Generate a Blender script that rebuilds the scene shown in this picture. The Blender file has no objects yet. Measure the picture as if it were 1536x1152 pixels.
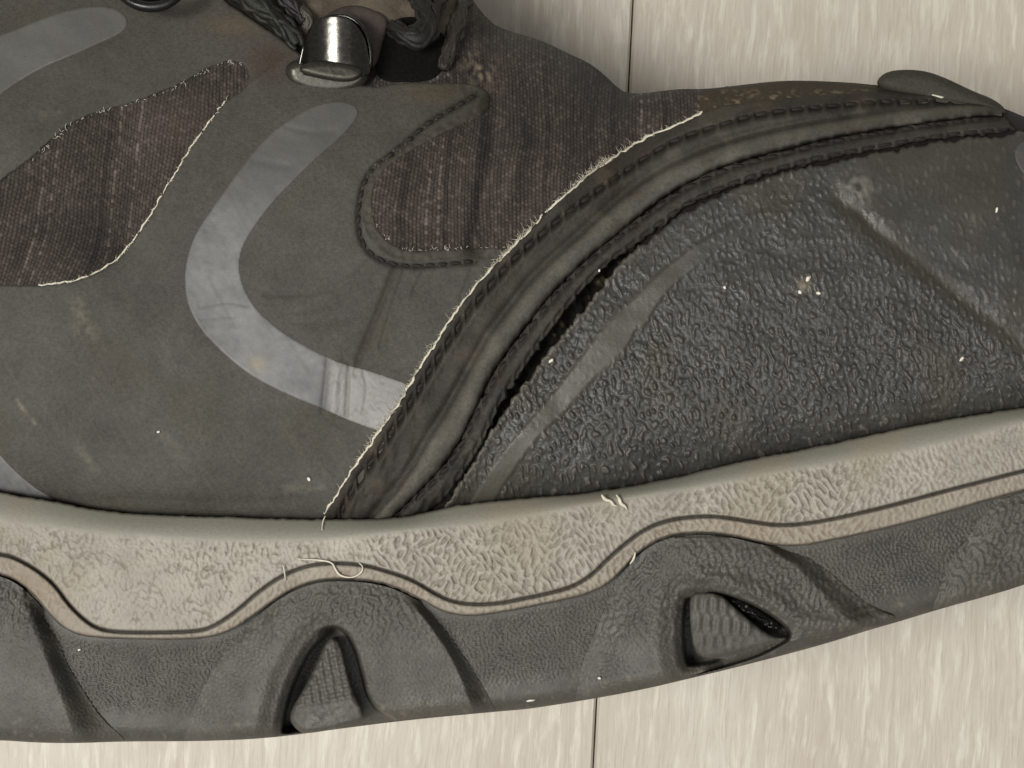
import bpy, math, random
import numpy as np
from mathutils import Vector, Matrix, Euler
random.seed(3)
rng = np.random.default_rng(7)
SC = bpy.context.scene
COL = SC.collection

# ------------------------------------------------------------ camera, light, exposure
W, H = 1536, 1152
CAM_Z = 0.355                 # camera above the floor, looking straight down
Z_REF = 0.085                 # the side of the shoe that faces up lies about here
K = 0.17 / W / (CAM_Z - Z_REF)
S = 0.17 / W                  # metres per unit of drawing on the shoe's side
cam_d = bpy.data.cameras.new('camera')
cam = bpy.data.objects.new('camera', cam_d); COL.objects.link(cam)
cam.location = (0, 0, CAM_Z)
cam_d.sensor_width = 36
cam_d.lens = 36 * (CAM_Z - Z_REF) / 0.17
cam_d.clip_start = 0.01; cam_d.clip_end = 20
cam_d.dof.use_dof = True; cam_d.dof.focus_distance = CAM_Z - Z_REF; cam_d.dof.aperture_fstop = 100
SC.camera = cam

world = bpy.data.worlds.new('World'); SC.world = world; world.use_nodes = True
bg = world.node_tree.nodes['Background']
bg.inputs[0].default_value = (1.0, 0.985, 0.95, 1); bg.inputs[1].default_value = 0.20

def area(name, loc, target, size, power, color, size_y=None):
    d = bpy.data.lights.new(name, 'AREA'); d.energy = power; d.color = color; d.size = size
    if size_y: d.shape = 'RECTANGLE'; d.size_y = size_y
    o = bpy.data.objects.new(name, d); COL.objects.link(o); o.location = loc
    o.rotation_euler = (Vector(target) - Vector(loc)).to_track_quat('-Z', 'Y').to_euler()
    return o
area('ceiling_lamp', (-0.44, -0.06, 1.05), (0, 0, 0.05), 0.34, 10.6, (1.0, 0.985, 0.955))
area('fill_light', (0.06, -0.42, 1.25), (0, 0, 0.05), 0.7, 5.0, (0.97, 0.985, 1.0))  # soft fill lamp added beside the main one; no window known there
SC.view_settings.view_transform = 'Standard'; SC.view_settings.look = 'None'
SC.view_settings.gamma = 1.0; SC.view_settings.exposure = 0.0

# ------------------------------------------------------------ helpers: colour, noise, curves
def lin(r, g, b):
    c = np.array([r, g, b]) / 255.0
    return np.where(c <= 0.04045, c / 12.92, ((c + 0.055) / 1.055) ** 2.4)

NX, NY, OX, OY = 2048, 1536, 220, 190
def band_noise(seed, wx, wy, bw=0.35, ang=0.0, low=False):
    """noise whose ridges are about wx apart across and wy along; rms 1"""
    r = np.random.default_rng(seed)
    F = np.fft.rfft2(r.standard_normal((NY, NX)).astype(np.float32))
    fy = np.fft.fftfreq(NY)[:, None]; fx = np.fft.rfftfreq(NX)[None, :]
    c, s = math.cos(ang), math.sin(ang)
    gx = (fx * c + fy * s) * wx; gy = (-fx * s + fy * c) * wy
    q = np.sqrt(gx * gx + gy * gy)
    w = np.exp(-(q) ** 2) if low else np.exp(-((q - 1) / bw) ** 2)
    n = np.fft.irfft2(F * w, s=(NY, NX)); n -= n.mean(); n /= n.std()
    return n.astype(np.float32)
def samp(n, x, y):
    u = np.clip(np.asarray(x) + OX, 0, NX - 2.001); v = np.clip(np.asarray(y) + OY, 0, NY - 2.001)
    i = u.astype(int); j = v.astype(int); a = u - i; b = v - j
    return (n[j, i] * (1 - a) + n[j, i + 1] * a) * (1 - b) + (n[j + 1, i] * (1 - a) + n[j + 1, i + 1] * a) * b
N_big = band_noise(1, 160, 160, low=True)
N_mid = band_noise(2, 45, 45, low=True)
N_sml = band_noise(3, 12, 12, low=True)
N_lab = band_noise(4, 8.5, 14, 0.40)          # worm-like grain of the midsole
N_lab2 = band_noise(14, 8.0, 13, 0.35, 0.35)
N_wrm = band_noise(33, 17, 26, 0.45, 0.12)
N_obA = band_noise(24, 8.5, 21, 0.45, 0.55); N_obB = band_noise(25, 8.5, 21, 0.45, -0.55)
N_toe = band_noise(5, 12.5, 27, 0.55, -0.12)      # streaky grain of the toe cap
N_toe2 = band_noise(6, 10, 16, 0.5, -0.35)
N_peb = band_noise(7, 6.0, 6.0, 0.35)          # fine pebbles
N_crk = band_noise(31, 16, 34, 0.5, 0.3)
N_scr = band_noise(8, 7, 120, low=True, ang=-0.5)

def smooth(a, b, x):
    t = np.clip((np.asarray(x, float) - a) / (b - a), 0, 1); return t * t * (3 - 2 * t)
def chaikin(p, closed, n=2):
    p = np.array(p, float)
    for _ in range(n):
        q = np.roll(p, -1, 0) if closed else p[1:]
        a = p if closed else p[:-1]
        r = np.empty((len(a) * 2, 2)); r[0::2] = a * .75 + q * .25; r[1::2] = a * .25 + q * .75
        p = r if closed else np.vstack([p[:1], r, p[-1:]])
    return p
def resample(p, step, closed=False):
    p = np.array(p, float)
    if closed: p = np.vstack([p, p[:1]])
    d = np.r_[0, np.cumsum(np.hypot(*np.diff(p, axis=0).T))]
    n = max(2, int(round(d[-1] / step)) + 1)
    t = np.linspace(0, d[-1], n); q = np.c_[np.interp(t, d, p[:, 0]), np.interp(t, d, p[:, 1])]
    return q[:-1] if closed else q
class Curve:
    """a smooth line y(x) on the shoe's side"""
    def __init__(s, pts):
        p = chaikin(sorted(pts), False, 2); s.px, s.py = p[:, 0], p[:, 1]
    def __call__(s, x): return np.interp(x, s.px, s.py)
    def arc(s, x):
        return np.interp(x, s.px, np.r_[0, np.cumsum(np.hypot(np.diff(s.px), np.diff(s.py)))])
    def slope(s, x): return (s(np.asarray(x) + 6) - s(np.asarray(x) - 6)) / 12
    def dist(s, x, y): return (y - s(x)) / np.sqrt(1 + s.slope(x) ** 2)     # positive below the line
    def pts(s, a, b, step=8):
        x = np.linspace(a, b, max(2, int(abs(b - a) / step))); return list(zip(x, s(x)))
def pdist(P, x, y, closed=False):
    """distance from points to a polyline, with the nearest position"""
    P = np.asarray(P, np.float32); A = P if closed else P[:-1]; B = np.roll(P, -1, 0) if closed else P[1:]
    x = np.asarray(x, np.float32).ravel(); y = np.asarray(y, np.float32).ravel()
    out = np.empty(len(x), np.float32); nx = np.empty_like(out); ny = np.empty_like(out)
    ab = B - A; L = (ab ** 2).sum(1) + 1e-9
    for i in range(0, len(x), 20000):
        xs = x[i:i + 20000, None]; ys = y[i:i + 20000, None]
        t = np.clip(((xs - A[:, 0]) * ab[:, 0] + (ys - A[:, 1]) * ab[:, 1]) / L, 0, 1)
        qx = A[:, 0] + t * ab[:, 0]; qy = A[:, 1] + t * ab[:, 1]
        d = (xs - qx) ** 2 + (ys - qy) ** 2; k = d.argmin(1); r = np.arange(len(k))
        out[i:i + 20000] = np.sqrt(d[r, k]); nx[i:i + 20000] = qx[r, k]; ny[i:i + 20000] = qy[r, k]
    return out, nx, ny
def line_d(P, x, y, reach=60):
    """distance to an open polyline, only worked out near it"""
    x = np.asarray(x, float); y = np.asarray(y, float); P = chaikin(P, False, 2)
    d = np.full(x.shape, 1e3)
    m = (x > P[:, 0].min() - reach) & (x < P[:, 0].max() + reach) & (y > P[:, 1].min() - reach) & (y < P[:, 1].max() + reach)
    if m.any(): d[m] = pdist(P, x[m], y[m])[0]
    return d
def inside(P, xs, ys):
    """grid test, rows by scanline"""
    P = np.asarray(P); A = P; B = np.roll(P, -1, 0); m = np.zeros((len(ys), len(xs)), bool)
    for j, y in enumerate(ys):
        c = ((A[:, 1] <= y) & (B[:, 1] > y)) | ((B[:, 1] <= y) & (A[:, 1] > y))
        if not c.any(): continue
        a, b = A[c], B[c]
        cx = np.sort(a[:, 0] + (y - a[:, 1]) / (b[:, 1] - a[:, 1]) * (b[:, 0] - a[:, 0]))
        m[j] = np.searchsorted(cx, xs) % 2 == 1
    return m
def poly_sd(P, x, y, reach=40):
    """signed distance to a closed outline, positive inside, clipped at reach"""
    x = np.asarray(x, float); y = np.asarray(y, float); P = np.asarray(P, float)
    sd = np.full(x.shape, -float(reach))
    m = (x > P[:, 0].min() - reach) & (x < P[:, 0].max() + reach) & (y > P[:, 1].min() - reach) & (y < P[:, 1].max() + reach)
    if not m.any(): return sd
    d = pdist(P, x[m], y[m], True)[0]
    A = P; B = np.roll(P, -1, 0); xm, ym = x[m], y[m]; ins = np.zeros(len(xm), bool)
    for (ax, ay), (bx, by) in zip(A, B):
        if ay == by: continue
        c = ((ay <= ym) & (by > ym)) | ((by <= ym) & (ay > ym))
        ins ^= c & (xm < ax + (ym - ay) / (by - ay) * (bx - ax))
    sd[m] = np.where(ins, d, -d); return sd
def world_pt(x, y, h):
    """from the drawing of the shoe's side (x right, y down, h up; all in drawing units) to metres"""
    z = Z_REF + np.asarray(h, float) * S; d = (CAM_Z - z) * K
    return np.stack([(np.asarray(x) - W / 2) * d, -(np.asarray(y) - H / 2) * d, z], -1)

# ------------------------------------------------------------ materials
def nn(nt, t, **kw):
    n = nt.nodes.new(t)
    for k, v in kw.items(): setattr(n, k, v)
    return n
def mat(name, rough=0.6, spec=0.4, metal=0.0, bumps=((4.0, 0.35),), speck=0.12, color=None, sheen=0.0, rough_var=0.1):
    """colour from the mesh's own 'col' attribute (or color), fine noise and grain on top. sizes in drawing units"""
    m = bpy.data.materials.new(name); m.use_nodes = True; nt = m.node_tree; b = nt.nodes['Principled BSDF']; L = nt.links.new
    tc = nn(nt, 'ShaderNodeTexCoord')
    if color is None:
        a = nn(nt, 'ShaderNodeAttribute'); a.attribute_name = 'col'; src = a.outputs['Color']
    else:
        a = nn(nt, 'ShaderNodeRGB'); a.outputs[0].default_value = (*color, 1); src = a.outputs[0]
    no = nn(nt, 'ShaderNodeTexNoise'); no.inputs['Scale'].default_value = 1 / (S * 5); no.inputs['Detail'].default_value = 5
    L(tc.outputs['Object'], no.inputs['Vector'])
    mr = nn(nt, 'ShaderNodeMapRange'); mr.inputs['From Min'].default_value = .25; mr.inputs['From Max'].default_value = .75
    mr.inputs['To Min'].default_value = 1 - speck; mr.inputs['To Max'].default_value = 1 + speck
    L(no.outputs['Fac'], mr.inputs['Value'])
    mx = nn(nt, 'ShaderNodeVectorMath', operation='SCALE'); L(src, mx.inputs[0]); L(mr.outputs[0], mx.inputs['Scale'])
    L(mx.outputs[0], b.inputs['Base Color'])
    n2 = nn(nt, 'ShaderNodeTexNoise'); n2.inputs['Scale'].default_value = 1 / (S * 60); n2.inputs['Detail'].default_value = 6
    L(tc.outputs['Object'], n2.inputs['Vector'])
    m2 = nn(nt, 'ShaderNodeMapRange'); m2.inputs['From Min'].default_value = .3; m2.inputs['From Max'].default_value = .7
    m2.inputs['To Min'].default_value = rough - rough_var; m2.inputs['To Max'].default_value = rough + rough_var
    L(n2.outputs['Fac'], m2.inputs['Value']); L(m2.outputs[0], b.inputs['Roughness'])
    b.inputs['Metallic'].default_value = metal; b.inputs['Specular IOR Level'].default_value = spec
    if sheen: b.inputs['Sheen Weight'].default_value = sheen
    prev = None
    for size, dist in bumps:
        n = nn(nt, 'ShaderNodeTexNoise'); n.inputs['Scale'].default_value = 1 / (S * size); n.inputs['Detail'].default_value = 3
        L(tc.outputs['Object'], n.inputs['Vector'])
        bp = nn(nt, 'ShaderNodeBump'); bp.inputs['Strength'].default_value = 1.0; bp.inputs['Distance'].default_value = dist * S
        L(n.outputs['Fac'], bp.inputs['Height'])
        if prev: L(prev.outputs[0], bp.inputs['Normal'])
        prev = bp
    if prev: L(prev.outputs[0], b.inputs['Normal'])
    return m
M_suede = mat('brushed_synthetic_leather', 0.66, 0.22, bumps=((2.2, 0.9), (5.0, .6), (16, 0.3)), speck=0.22)
M_fabric = mat('woven_fabric', 0.8, 0.12, bumps=((2.5, 0.8),), speck=0.2, sheen=0.05)
M_toe = mat('moulded_rubber', 0.50, 0.42, bumps=((3.5, 0.5),), speck=0.12)
M_mid = mat('midsole_foam', 0.62, 0.35, bumps=((3.0, 0.4),), speck=0.08)
M_out = mat('outsole_rubber', 0.58, 0.4, bumps=((3.0, 0.7), (10, 0.5)), speck=0.2)
M_stripe = mat('reflective_film', 0.55, 0.35, metal=0.0, bumps=((3.0, 0.25),), speck=0.07)
M_thread = mat('dark_thread', 0.7, 0.3, color=lin(34, 30, 26), bumps=((2.2, 1.2),), speck=0.3)
M_pale = mat('pale_fibre', 0.8, 0.2, color=lin(204, 197, 178), bumps=(), speck=0.2)
M_gap = mat('black_gap_shade', 0.9, 0.1, bumps=((6, 1.5),), speck=0.4)  # near-black fill for the tear and eyelet openings, their shade put into colour
M_lace = mat('black_lace_cord', 0.6, 0.4, bumps=((3.0, 1.0),), speck=0.3)
M_metal = mat('dark_polished_metal', 0.2, 0.5, metal=1.0, color=(0.09, 0.088, 0.078), bumps=((40, 0.5), (9, 0.12)), speck=0.3, rough_var=0.05)
M_plate = mat('worn_metal_plate', 0.34, 0.4, metal=0.6, bumps=((8, 0.4),), speck=0.25)
M_grit = mat('white_grit', 0.6, 0.4, color=lin(222, 214, 198), bumps=(), speck=0.1)
M_glue = mat('glossy_black_glue', 0.1, 0.6, color=(0.01, 0.01, 0.009), bumps=((12, 2.0),), speck=0.1, rough_var=0.03)

TONE = {'brushed_synthetic_leather': .51, 'woven_fabric': .47, 'moulded_rubber': .70, 'midsole_foam': .85, 'outsole_rubber': .62, 'reflective_film': .55, 'black_lace_cord': .3, 'worn_metal_plate': 1}
# ------------------------------------------------------------ objects
def link(name, me, parent=None):
    o = bpy.data.objects.new(name, me); COL.objects.link(o)
    if parent: o.parent = parent
    return o
def mesh_from(name, V, F, col=None, material=None, smooth_=True):
    """F: list/array of quads or mixed lists"""
    me = bpy.data.meshes.new(name)
    V = np.asarray(V, np.float32)
    if isinstance(F, np.ndarray):
        k = F.shape[1]; me.vertices.add(len(V)); me.vertices.foreach_set('co', V.ravel())
        me.loops.add(F.size); me.loops.foreach_set('vertex_index', F.astype(np.int32).ravel())
        me.polygons.add(len(F)); me.polygons.foreach_set('loop_start', np.arange(0, F.size, k, dtype=np.int32))
        me.update(calc_edges=True); me.validate()
    else:
        me.from_pydata(V.tolist(), [], F); me.update()
    if smooth_: me.polygons.foreach_set('use_smooth', np.ones(len(me.polygons), bool))
    if col is not None and len(me.vertices) == len(V):
        col = np.asarray(col) * (TONE.get(material.name, 1.0) if material else 1.0)
        a = me.attributes.new('col', 'FLOAT_COLOR', 'POINT')
        a.data.foreach_set('color', np.c_[col, np.ones(len(V))].astype(np.float32).ravel())
    if material: me.materials.append(material)
    return me
def panel(name, outline, hfun, cfun, material, parent, step=2.0, thick=6.0, edge=5.0, skirt=14.0, rings=None, jag=0.0):
    """A sheet with real thickness whose outline is drawn on the shoe's side: a fine net cut to the
    outline, edge rounded over 'edge', and a wall going down 'skirt' (or rings [(inset, drop), ...]) all round."""
    P = resample(outline, 4.0, True)
    if jag:
        P = P + np.c_[samp(N_sml, P[:, 0] * 1.3, P[:, 1]), samp(N_sml, P[:, 0], P[:, 1] * 1.3 + 300)] * jag
    x0, y0 = P.min(0) - step; x1, y1 = P.max(0) + step
    xs = np.arange(x0, x1 + step, step); ys = np.arange(y0, y1 + step, step)
    cell = inside(P, (xs[:-1] + xs[1:]) / 2, (ys[:-1] + ys[1:]) / 2)
    ny, nx = cell.shape
    # drop whiskers: cells with fewer than two neighbours
    for _ in range(2):
        p = np.pad(cell, 1); nb = p[:-2, 1:-1].astype(int) + p[2:, 1:-1] + p[1:-1, :-2] + p[1:-1, 2:]
        cell = cell & (nb >= 2)
    vid = np.arange((nx + 1) * (ny + 1)).reshape(ny + 1, nx + 1)
    J, I = np.nonzero(cell)
    Q = np.stack([vid[J, I], vid[J + 1, I], vid[J + 1, I + 1], vid[J, I + 1]], 1)     # counter-clockwise seen from +z (y is down)
    # boundary edges
    p = np.pad(cell, 1); be = []
    up = cell & ~p[:-2, 1:-1]; dn = cell & ~p[2:, 1:-1]; lf = cell & ~p[1:-1, :-2]; rt = cell & ~p[1:-1, 2:]
    j, i = np.nonzero(up); be.append(np.stack([vid[j, i + 1], vid[j, i]], 1))
    j, i = np.nonzero(dn); be.append(np.stack([vid[j + 1, i], vid[j + 1, i + 1]], 1))
    j, i = np.nonzero(lf); be.append(np.stack([vid[j, i], vid[j + 1, i]], 1))
    j, i = np.nonzero(rt); be.append(np.stack([vid[j + 1, i + 1], vid[j, i + 1]], 1))
    BE = np.vstack(be)
    GX, GY = np.meshgrid(xs, ys); X = GX.ravel(); Y = GY.ravel()
    used = np.zeros(len(X), bool); used[Q.ravel()] = True
    new = np.full(len(X), -1); new[used] = np.arange(used.sum()); X = X[used]; Y = Y[used]; Q = new[Q]; BE = new[BE]
    bv = np.unique(BE)
    _, qx, qy = pdist(P, X[bv], Y[bv], True)
    dd = np.hypot(qx - X[bv], qy - Y[bv]); f = np.where(dd < 2.2 * step, 1, 0)
    # outward direction, before snapping, for the insets below
    X[bv] += (qx - X[bv]) * f; Y[bv] += (qy - Y[bv]) * f
    hh = hfun(X, Y)
    if edge > 0:
        d = pdist(P, X, Y, True)[0]; t = np.clip(d / edge, 0, 1)
        hh = hh + thick * np.sqrt(np.clip(1 - (1 - t) ** 2, 0, 1))
    else: hh = hh + thick
    V = world_pt(X, Y, hh); C = cfun(X, Y)
    faces = [Q]; Vs = [V]; Cs = [C]; n0 = len(V)
    ex = np.zeros(len(X)); ey = np.zeros(len(X)); dx = X[BE[:, 1]] - X[BE[:, 0]]; dy = Y[BE[:, 1]] - Y[BE[:, 0]]
    nxv, nyv = -dy, dx                       # outward normal of directed edge (y down)
    for k in (0, 1): np.add.at(ex, BE[:, k], nxv); np.add.at(ey, BE[:, k], nyv)
    ln = np.hypot(ex, ey) + 1e-9; ex /= ln; ey /= ln
    loc = np.full(len(X), -1); loc[bv] = np.arange(len(bv)); prev = BE
    for inset, drop in ([(0, 0)] if edge <= 0 else []) + (rings or [(0, skirt)]):
        Vr = world_pt(X[bv], Y[bv], hh[bv] - drop) if drop < 1e3 else world_pt(X[bv], Y[bv], np.full(len(bv), -Z_REF / S + 2))
        Vr[:, 0] -= ex[bv] * inset * S; Vr[:, 1] += ey[bv] * inset * S
        ring = loc[BE] + n0; n0 += len(bv)
        if drop: faces.append(np.stack([prev[:, 1], prev[:, 0], ring[:, 0], ring[:, 1]], 1))
        prev = ring
        Vs.append(Vr); Cs.append(C[bv])
    me = mesh_from(name, np.vstack(Vs), np.vstack(faces), np.vstack(Cs), material)
    return link(name, me, parent)
def tube(name, pts, rad, material, parent, col=None, seg=8, flat=1.0, step=4.0):
    """a cord along 3-D drawing points (x, y, h); rad may be a list"""
    p = np.array(pts, float)
    for _ in range(2):
        a, b = p[:-1], p[1:]; r = np.empty((len(a) * 2, 3)); r[0::2] = a * .75 + b * .25; r[1::2] = a * .25 + b * .75
        p = np.vstack([p[:1], r, p[-1:]])
    d = np.r_[0, np.cumsum(np.linalg.norm(np.diff(p, axis=0), axis=1))]; n = max(3, int(d[-1] / step) + 1); t = np.linspace(0, d[-1], n)
    p = np.stack([np.interp(t, d, p[:, k]) for k in range(3)], 1)
    w = world_pt(p[:, 0], p[:, 1], p[:, 2]); rr = np.interp(np.linspace(0, 1, n), np.linspace(0, 1, len(np.atleast_1d(rad))), np.atleast_1d(rad)) * S
    T = np.gradient(w, axis=0); T /= np.linalg.norm(T, axis=1)[:, None] + 1e-12
    up = np.array([0, 0, 1.0]); A = np.cross(T, up); A /= np.linalg.norm(A, axis=1)[:, None] + 1e-9; B = np.cross(A, T)
    an = np.linspace(0, 2 * math.pi, seg, endpoint=False)
    V = (w[:, None] + rr[:, None, None] * (np.cos(an)[None, :, None] * A[:, None] + flat * np.sin(an)[None, :, None] * B[:, None])).reshape(-1, 3)
    F = [[i * seg + j, i * seg + (j + 1) % seg, (i + 1) * seg + (j + 1) % seg, (i + 1) * seg + j] for i in range(n - 1) for j in range(seg)]
    F += [list(range(seg))[::-1], [(n - 1) * seg + j for j in range(seg)]]
    if name is None: return V, F
    C = np.tile(np.array(col if col is not None else (0.02, 0.02, 0.02)), (len(V), 1))
    return link(name, mesh_from(name, V, F, C, material), parent)
def mix(c, tgt, f): f = np.clip(f, 0, 1)[:, None]; return c * (1 - f) + np.asarray(tgt)[None] * f
def const(c):
    c = np.array(c); return lambda x, y: np.tile(c, (len(x), 1))

shoe = bpy.data.objects.new('hiking_shoe', None); COL.objects.link(shoe)
shoe['label'] = 'worn dark grey-brown hiking shoe lying on its side, its toe cap seam torn open'
shoe['category'] = 'shoe'

# ------------------------------------------------------------ the lines of the shoe's side (drawing units)
crease = Curve([(-140,716),(-60,728),(0,738),(34,745),(82,752),(131,763),(187,770),(262,774),(337,775),(400,778),(481,779),(560,779),(610,775),(645,767),(687,757),(750,751),(800,746),(890,739),(1010,718),(1100,694),(1233,669),(1333,646),(1433,627),(1536,611),(1700,588)])
chamf = Curve([(-140,765),(0,780),(75,789),(150,800),(262,808),(400,812),(500,808),(612,797),(750,782),(890,756),(1050,731),(1233,696),(1383,671),(1536,631),(1700,600)])
groove = Curve([(-140,838),(-40,826),(0,831),(22,836),(56,855),(82,877),(101,904),(120,924),(142,941),(169,948),(232,949),(300,947),(326,937),(360,913),(387,888),(425,862),(462,848),(500,844),(545,847),(582,857),(620,870),(650,889),(676,902),(710,907),(750,905),(774,900),(819,891),(860,880),(890,861),(912,838),(942,812),(972,791),(1006,779),(1050,774),(1082,775),(1124,782),(1172,789),(1228,783),(1297,768),(1350,755),(1408,739),(1478,721),(1536,706),(1700,668)])
lip = Curve([(-140,868),(-40,855),(0,861),(22,870),(49,891),(71,919),(94,943),(120,954),(157,958),(232,960),(300,959),(337,951),(367,934),(387,919),(425,891),(462,874),(500,868),(556,871),(594,881),(631,900),(661,917),(695,926),(750,920),(819,906),(875,894),(912,877),(935,855),(954,832),(980,813),(1010,802),(1054,799),(1099,803),(1144,815),(1190,821),(1245,812),(1350,788),(1408,772),(1536,735),(1700,696)])
bottom = Curve([(-140,1108),(0,1110),(52,1114),(112,1115),(187,1112),(300,1112),(400,1108),(511,1093),(612,1080),(750,1067),(800,1063),(950,1038),(1050,1014),(1089,1005),(1228,969),(1297,947),(1350,932),(1408,914),(1478,895),(1536,878),(1700,815)])
top = Curve([(-140,-330),(100,-280),(300,-230),(500,-170),(640,-90),(709,0),(725,22),(741,38),(768,48),(817,62),(851,80),(880,92),(901,107),(918,123),(931,137),(955,142),(1015,133),(1058,134),(1115,127),(1168,121),(1218,121),(1280,124),(1317,128),(1400,138),(1470,150),(1513,165),(1536,175),(1600,200),(1700,250)])
E0 = Curve([(470,800),(486,772),(504,743),(530,704),(551,674),(567,649),(587,622),(613,580),(637,539),(663,500),(683,468),(717,424),(750,390),(777,363),(808,331),(818,320),(875,267),(928,230),(975,203),(1018,187),(1051,168),(1085,158),(1135,152),(1185,147),(1235,143),(1280,140),(1333,134),(1400,141),(1480,155),(1505,162),(1540,178)])
E1 = Curve([(498,800),(520,750),(546,709),(567,680),(593,640),(623,593),(650,547),(677,507),(703,467),(737,427),(770,390),(803,360),(838,330),(875,303),(901,283),(935,260),(968,237),(1001,217),(1035,202),(1068,192),(1101,182),(1135,173),(1175,167),(1218,163),(1280,157),(1333,153),(1417,152),(1490,157),(1540,182)])
E2 = Curve([(540,800),(556,782),(593,741),(624,696),(642,662),(657,640),(683,597),(710,547),(737,500),(767,463),(793,427),(827,393),(870,355),(897,330),(935,297),(985,262),(1035,237),(1085,218),(1151,200),(1218,187),(1280,178),(1333,168),(1400,160),(1467,155),(1500,159),(1540,184)])
E3 = Curve([(570,800),(584,780),(624,741),(660,704),(684,670),(699,642),(717,603),(737,560),(767,517),(800,473),(833,433),(877,390),(917,357),(935,343),(975,310),(1008,287),(1045,267),(1085,248),(1135,234),(1185,222),(1218,213),(1263,203),(1313,195),(1357,188),(1400,182),(1467,174),(1503,172),(1540,190)])
E4 = Curve([(600,800),(620,778),(650,765),(679,735),(705,695),(728,657),(750,607),(777,568),(810,517),(843,473),(883,423),(917,393),(955,366),(995,337),(1035,307),(1075,290),(1118,272),(1168,257),(1208,245),(1250,237),(1300,227),(1380,212),(1433,204),(1500,199),(1524,194),(1540,196)])
E5 = Curve([(625,800),(673,758),(690,720),(712,690),(730,656),(742,636),(764,604),(790,572),(818,535),(846,497),(878,462),(900,432),(924,399),(955,374),(995,341),(1035,311),(1075,294),(1118,276),(1168,261),(1208,249),(1250,241),(1300,231),(1380,216),(1433,208),(1500,203),(1524,198),(1560,196),(1700,262)])
ridgeL = [(700,765),(735,705),(768,660),(818,607),(878,527),(918,477),(968,430),(1008,393),(1051,362),(1120,322),(1190,300),(1240,300),(1275,318)]
ridgeR = [(735,762),(768,707),(811,650),(855,610),(891,567),(935,533),(958,505),(958,483),(995,440),(1035,407),(1085,372),(1140,345),(1200,325),(1250,328),(1275,338)]
grooveT = [(1262,300),(1300,332),(1345,372),(1400,415),(1460,462),(1510,500),(1560,545),(1640,620)]

def G(x):                                            # the whole side bends down towards toe and heel
    return -34 * np.clip((x - 950) / 700, 0, 2) ** 2 - 10 * np.clip((300 - x) / 400, 0, 2) ** 2
def upper_h(x, y):
    yc = crease(x); yt = top(x) - 3
    s = np.clip((yc - y) / (yc - yt), -0.05, 1.0)
    d = yc - y
    h = -36 + 52 * (1 - np.exp(-np.clip(d, -10, 900) / 32)) - np.clip(-d, 0, 50) * 0.6
    A = 285 - 115 * smooth(850, 1080, x)
    h = h - A * (1 - np.sqrt(np.clip(1 - np.clip(s, 0, 1) ** 2.6, 0, 1)))
    # hump of soft fabric in front of the laces, valley before the toe, folds in the fabric
    h = h + 22 * np.exp(-((x - 800) / 90) ** 2 - ((y - 190) / 110) ** 2) - 16 * np.exp(-((x - 955) / 40) ** 2 - ((y - 170) / 70) ** 2)
    h = h - 22 * np.exp(-(line_d([(742,150),(742,215),(728,285),(712,370)], x, y) / 15) ** 2)
    h = h + 12 * np.exp(-(line_d([(780,200),(765,275),(735,360)], x, y) / 16) ** 2)
    h = h + 9 * np.exp(-(line_d([(860,110),(850,200),(835,290)], x, y) / 26) ** 2) - 8 * np.exp(-(line_d([(800,90),(812,180),(800,300)], x, y) / 16) ** 2) - 6 * np.exp(-(line_d([(905,130),(900,190),(890,250)], x, y) / 12) ** 2)
    h = h - 5 * np.exp(-(line_d([(948,145),(950,175),(952,215)], x, y) / 6) ** 2)
    h = h + 3.2 * samp(N_sml, x * 1.1, y * .8) * np.exp(-((x - 715) / 30) ** 2 - ((y - 98) / 34) ** 2)
    return h + G(x) + samp(N_big, x, y) * 2.5

tear = chaikin([(735,655),(728,640),(750,600),(777,560),(810,508),(843,464),(883,414),(917,386),(965,362),(957,380),(930,412),(906,446),(886,482),(856,518),(830,552),(802,592),(776,626),(745,650)], True, 1)
def body_h(x, y):
    h = upper_h(x, y)
    return h - 34 * smooth(-6, 10, poly_sd(tear, x, y))

# ------------------------------------------------------------ inner shell of the upper, down to the floor
def shell_c(x, y):
    n = samp(N_mid, x, y)[:, None]
    return np.clip(lin(46, 41, 37)[None] * (1 + 0.12 * n), 0.003, 1)
shell_outline = [(-140,-190),(300,-190),(560,-140)] + [(x, y) for x, y in top.pts(655, 1640, 12)] + [(1680,300),(1700,420),(1690,590)] + \
    [(x, y + 14) for x, y in crease.pts(1660, -140, 14)]
panel('inner_shell', shell_outline, lambda x, y: body_h(x, y) - 3, shell_c, M_fabric, shoe, step=4.0, thick=0, edge=0,
      rings=[(2, 12), (6, 45), (22, 160), (60, 320), (90, 2e3)])
panel('tear_shade_lining', tear, lambda x, y: body_h(x, y) + 8 + samp(N_sml, x, y) * 4, lambda x, y: np.clip(mix(np.tile(lin(22, 20, 17), (len(x), 1)), lin(70, 68, 50), .6 * smooth(.7, 2, samp(N_sml, x, y))), .002, 1), M_gap, shoe, step=3, thick=0, edge=0, skirt=6)  # near-black sheet in the tear, the gap's shade put into its colour

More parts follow.
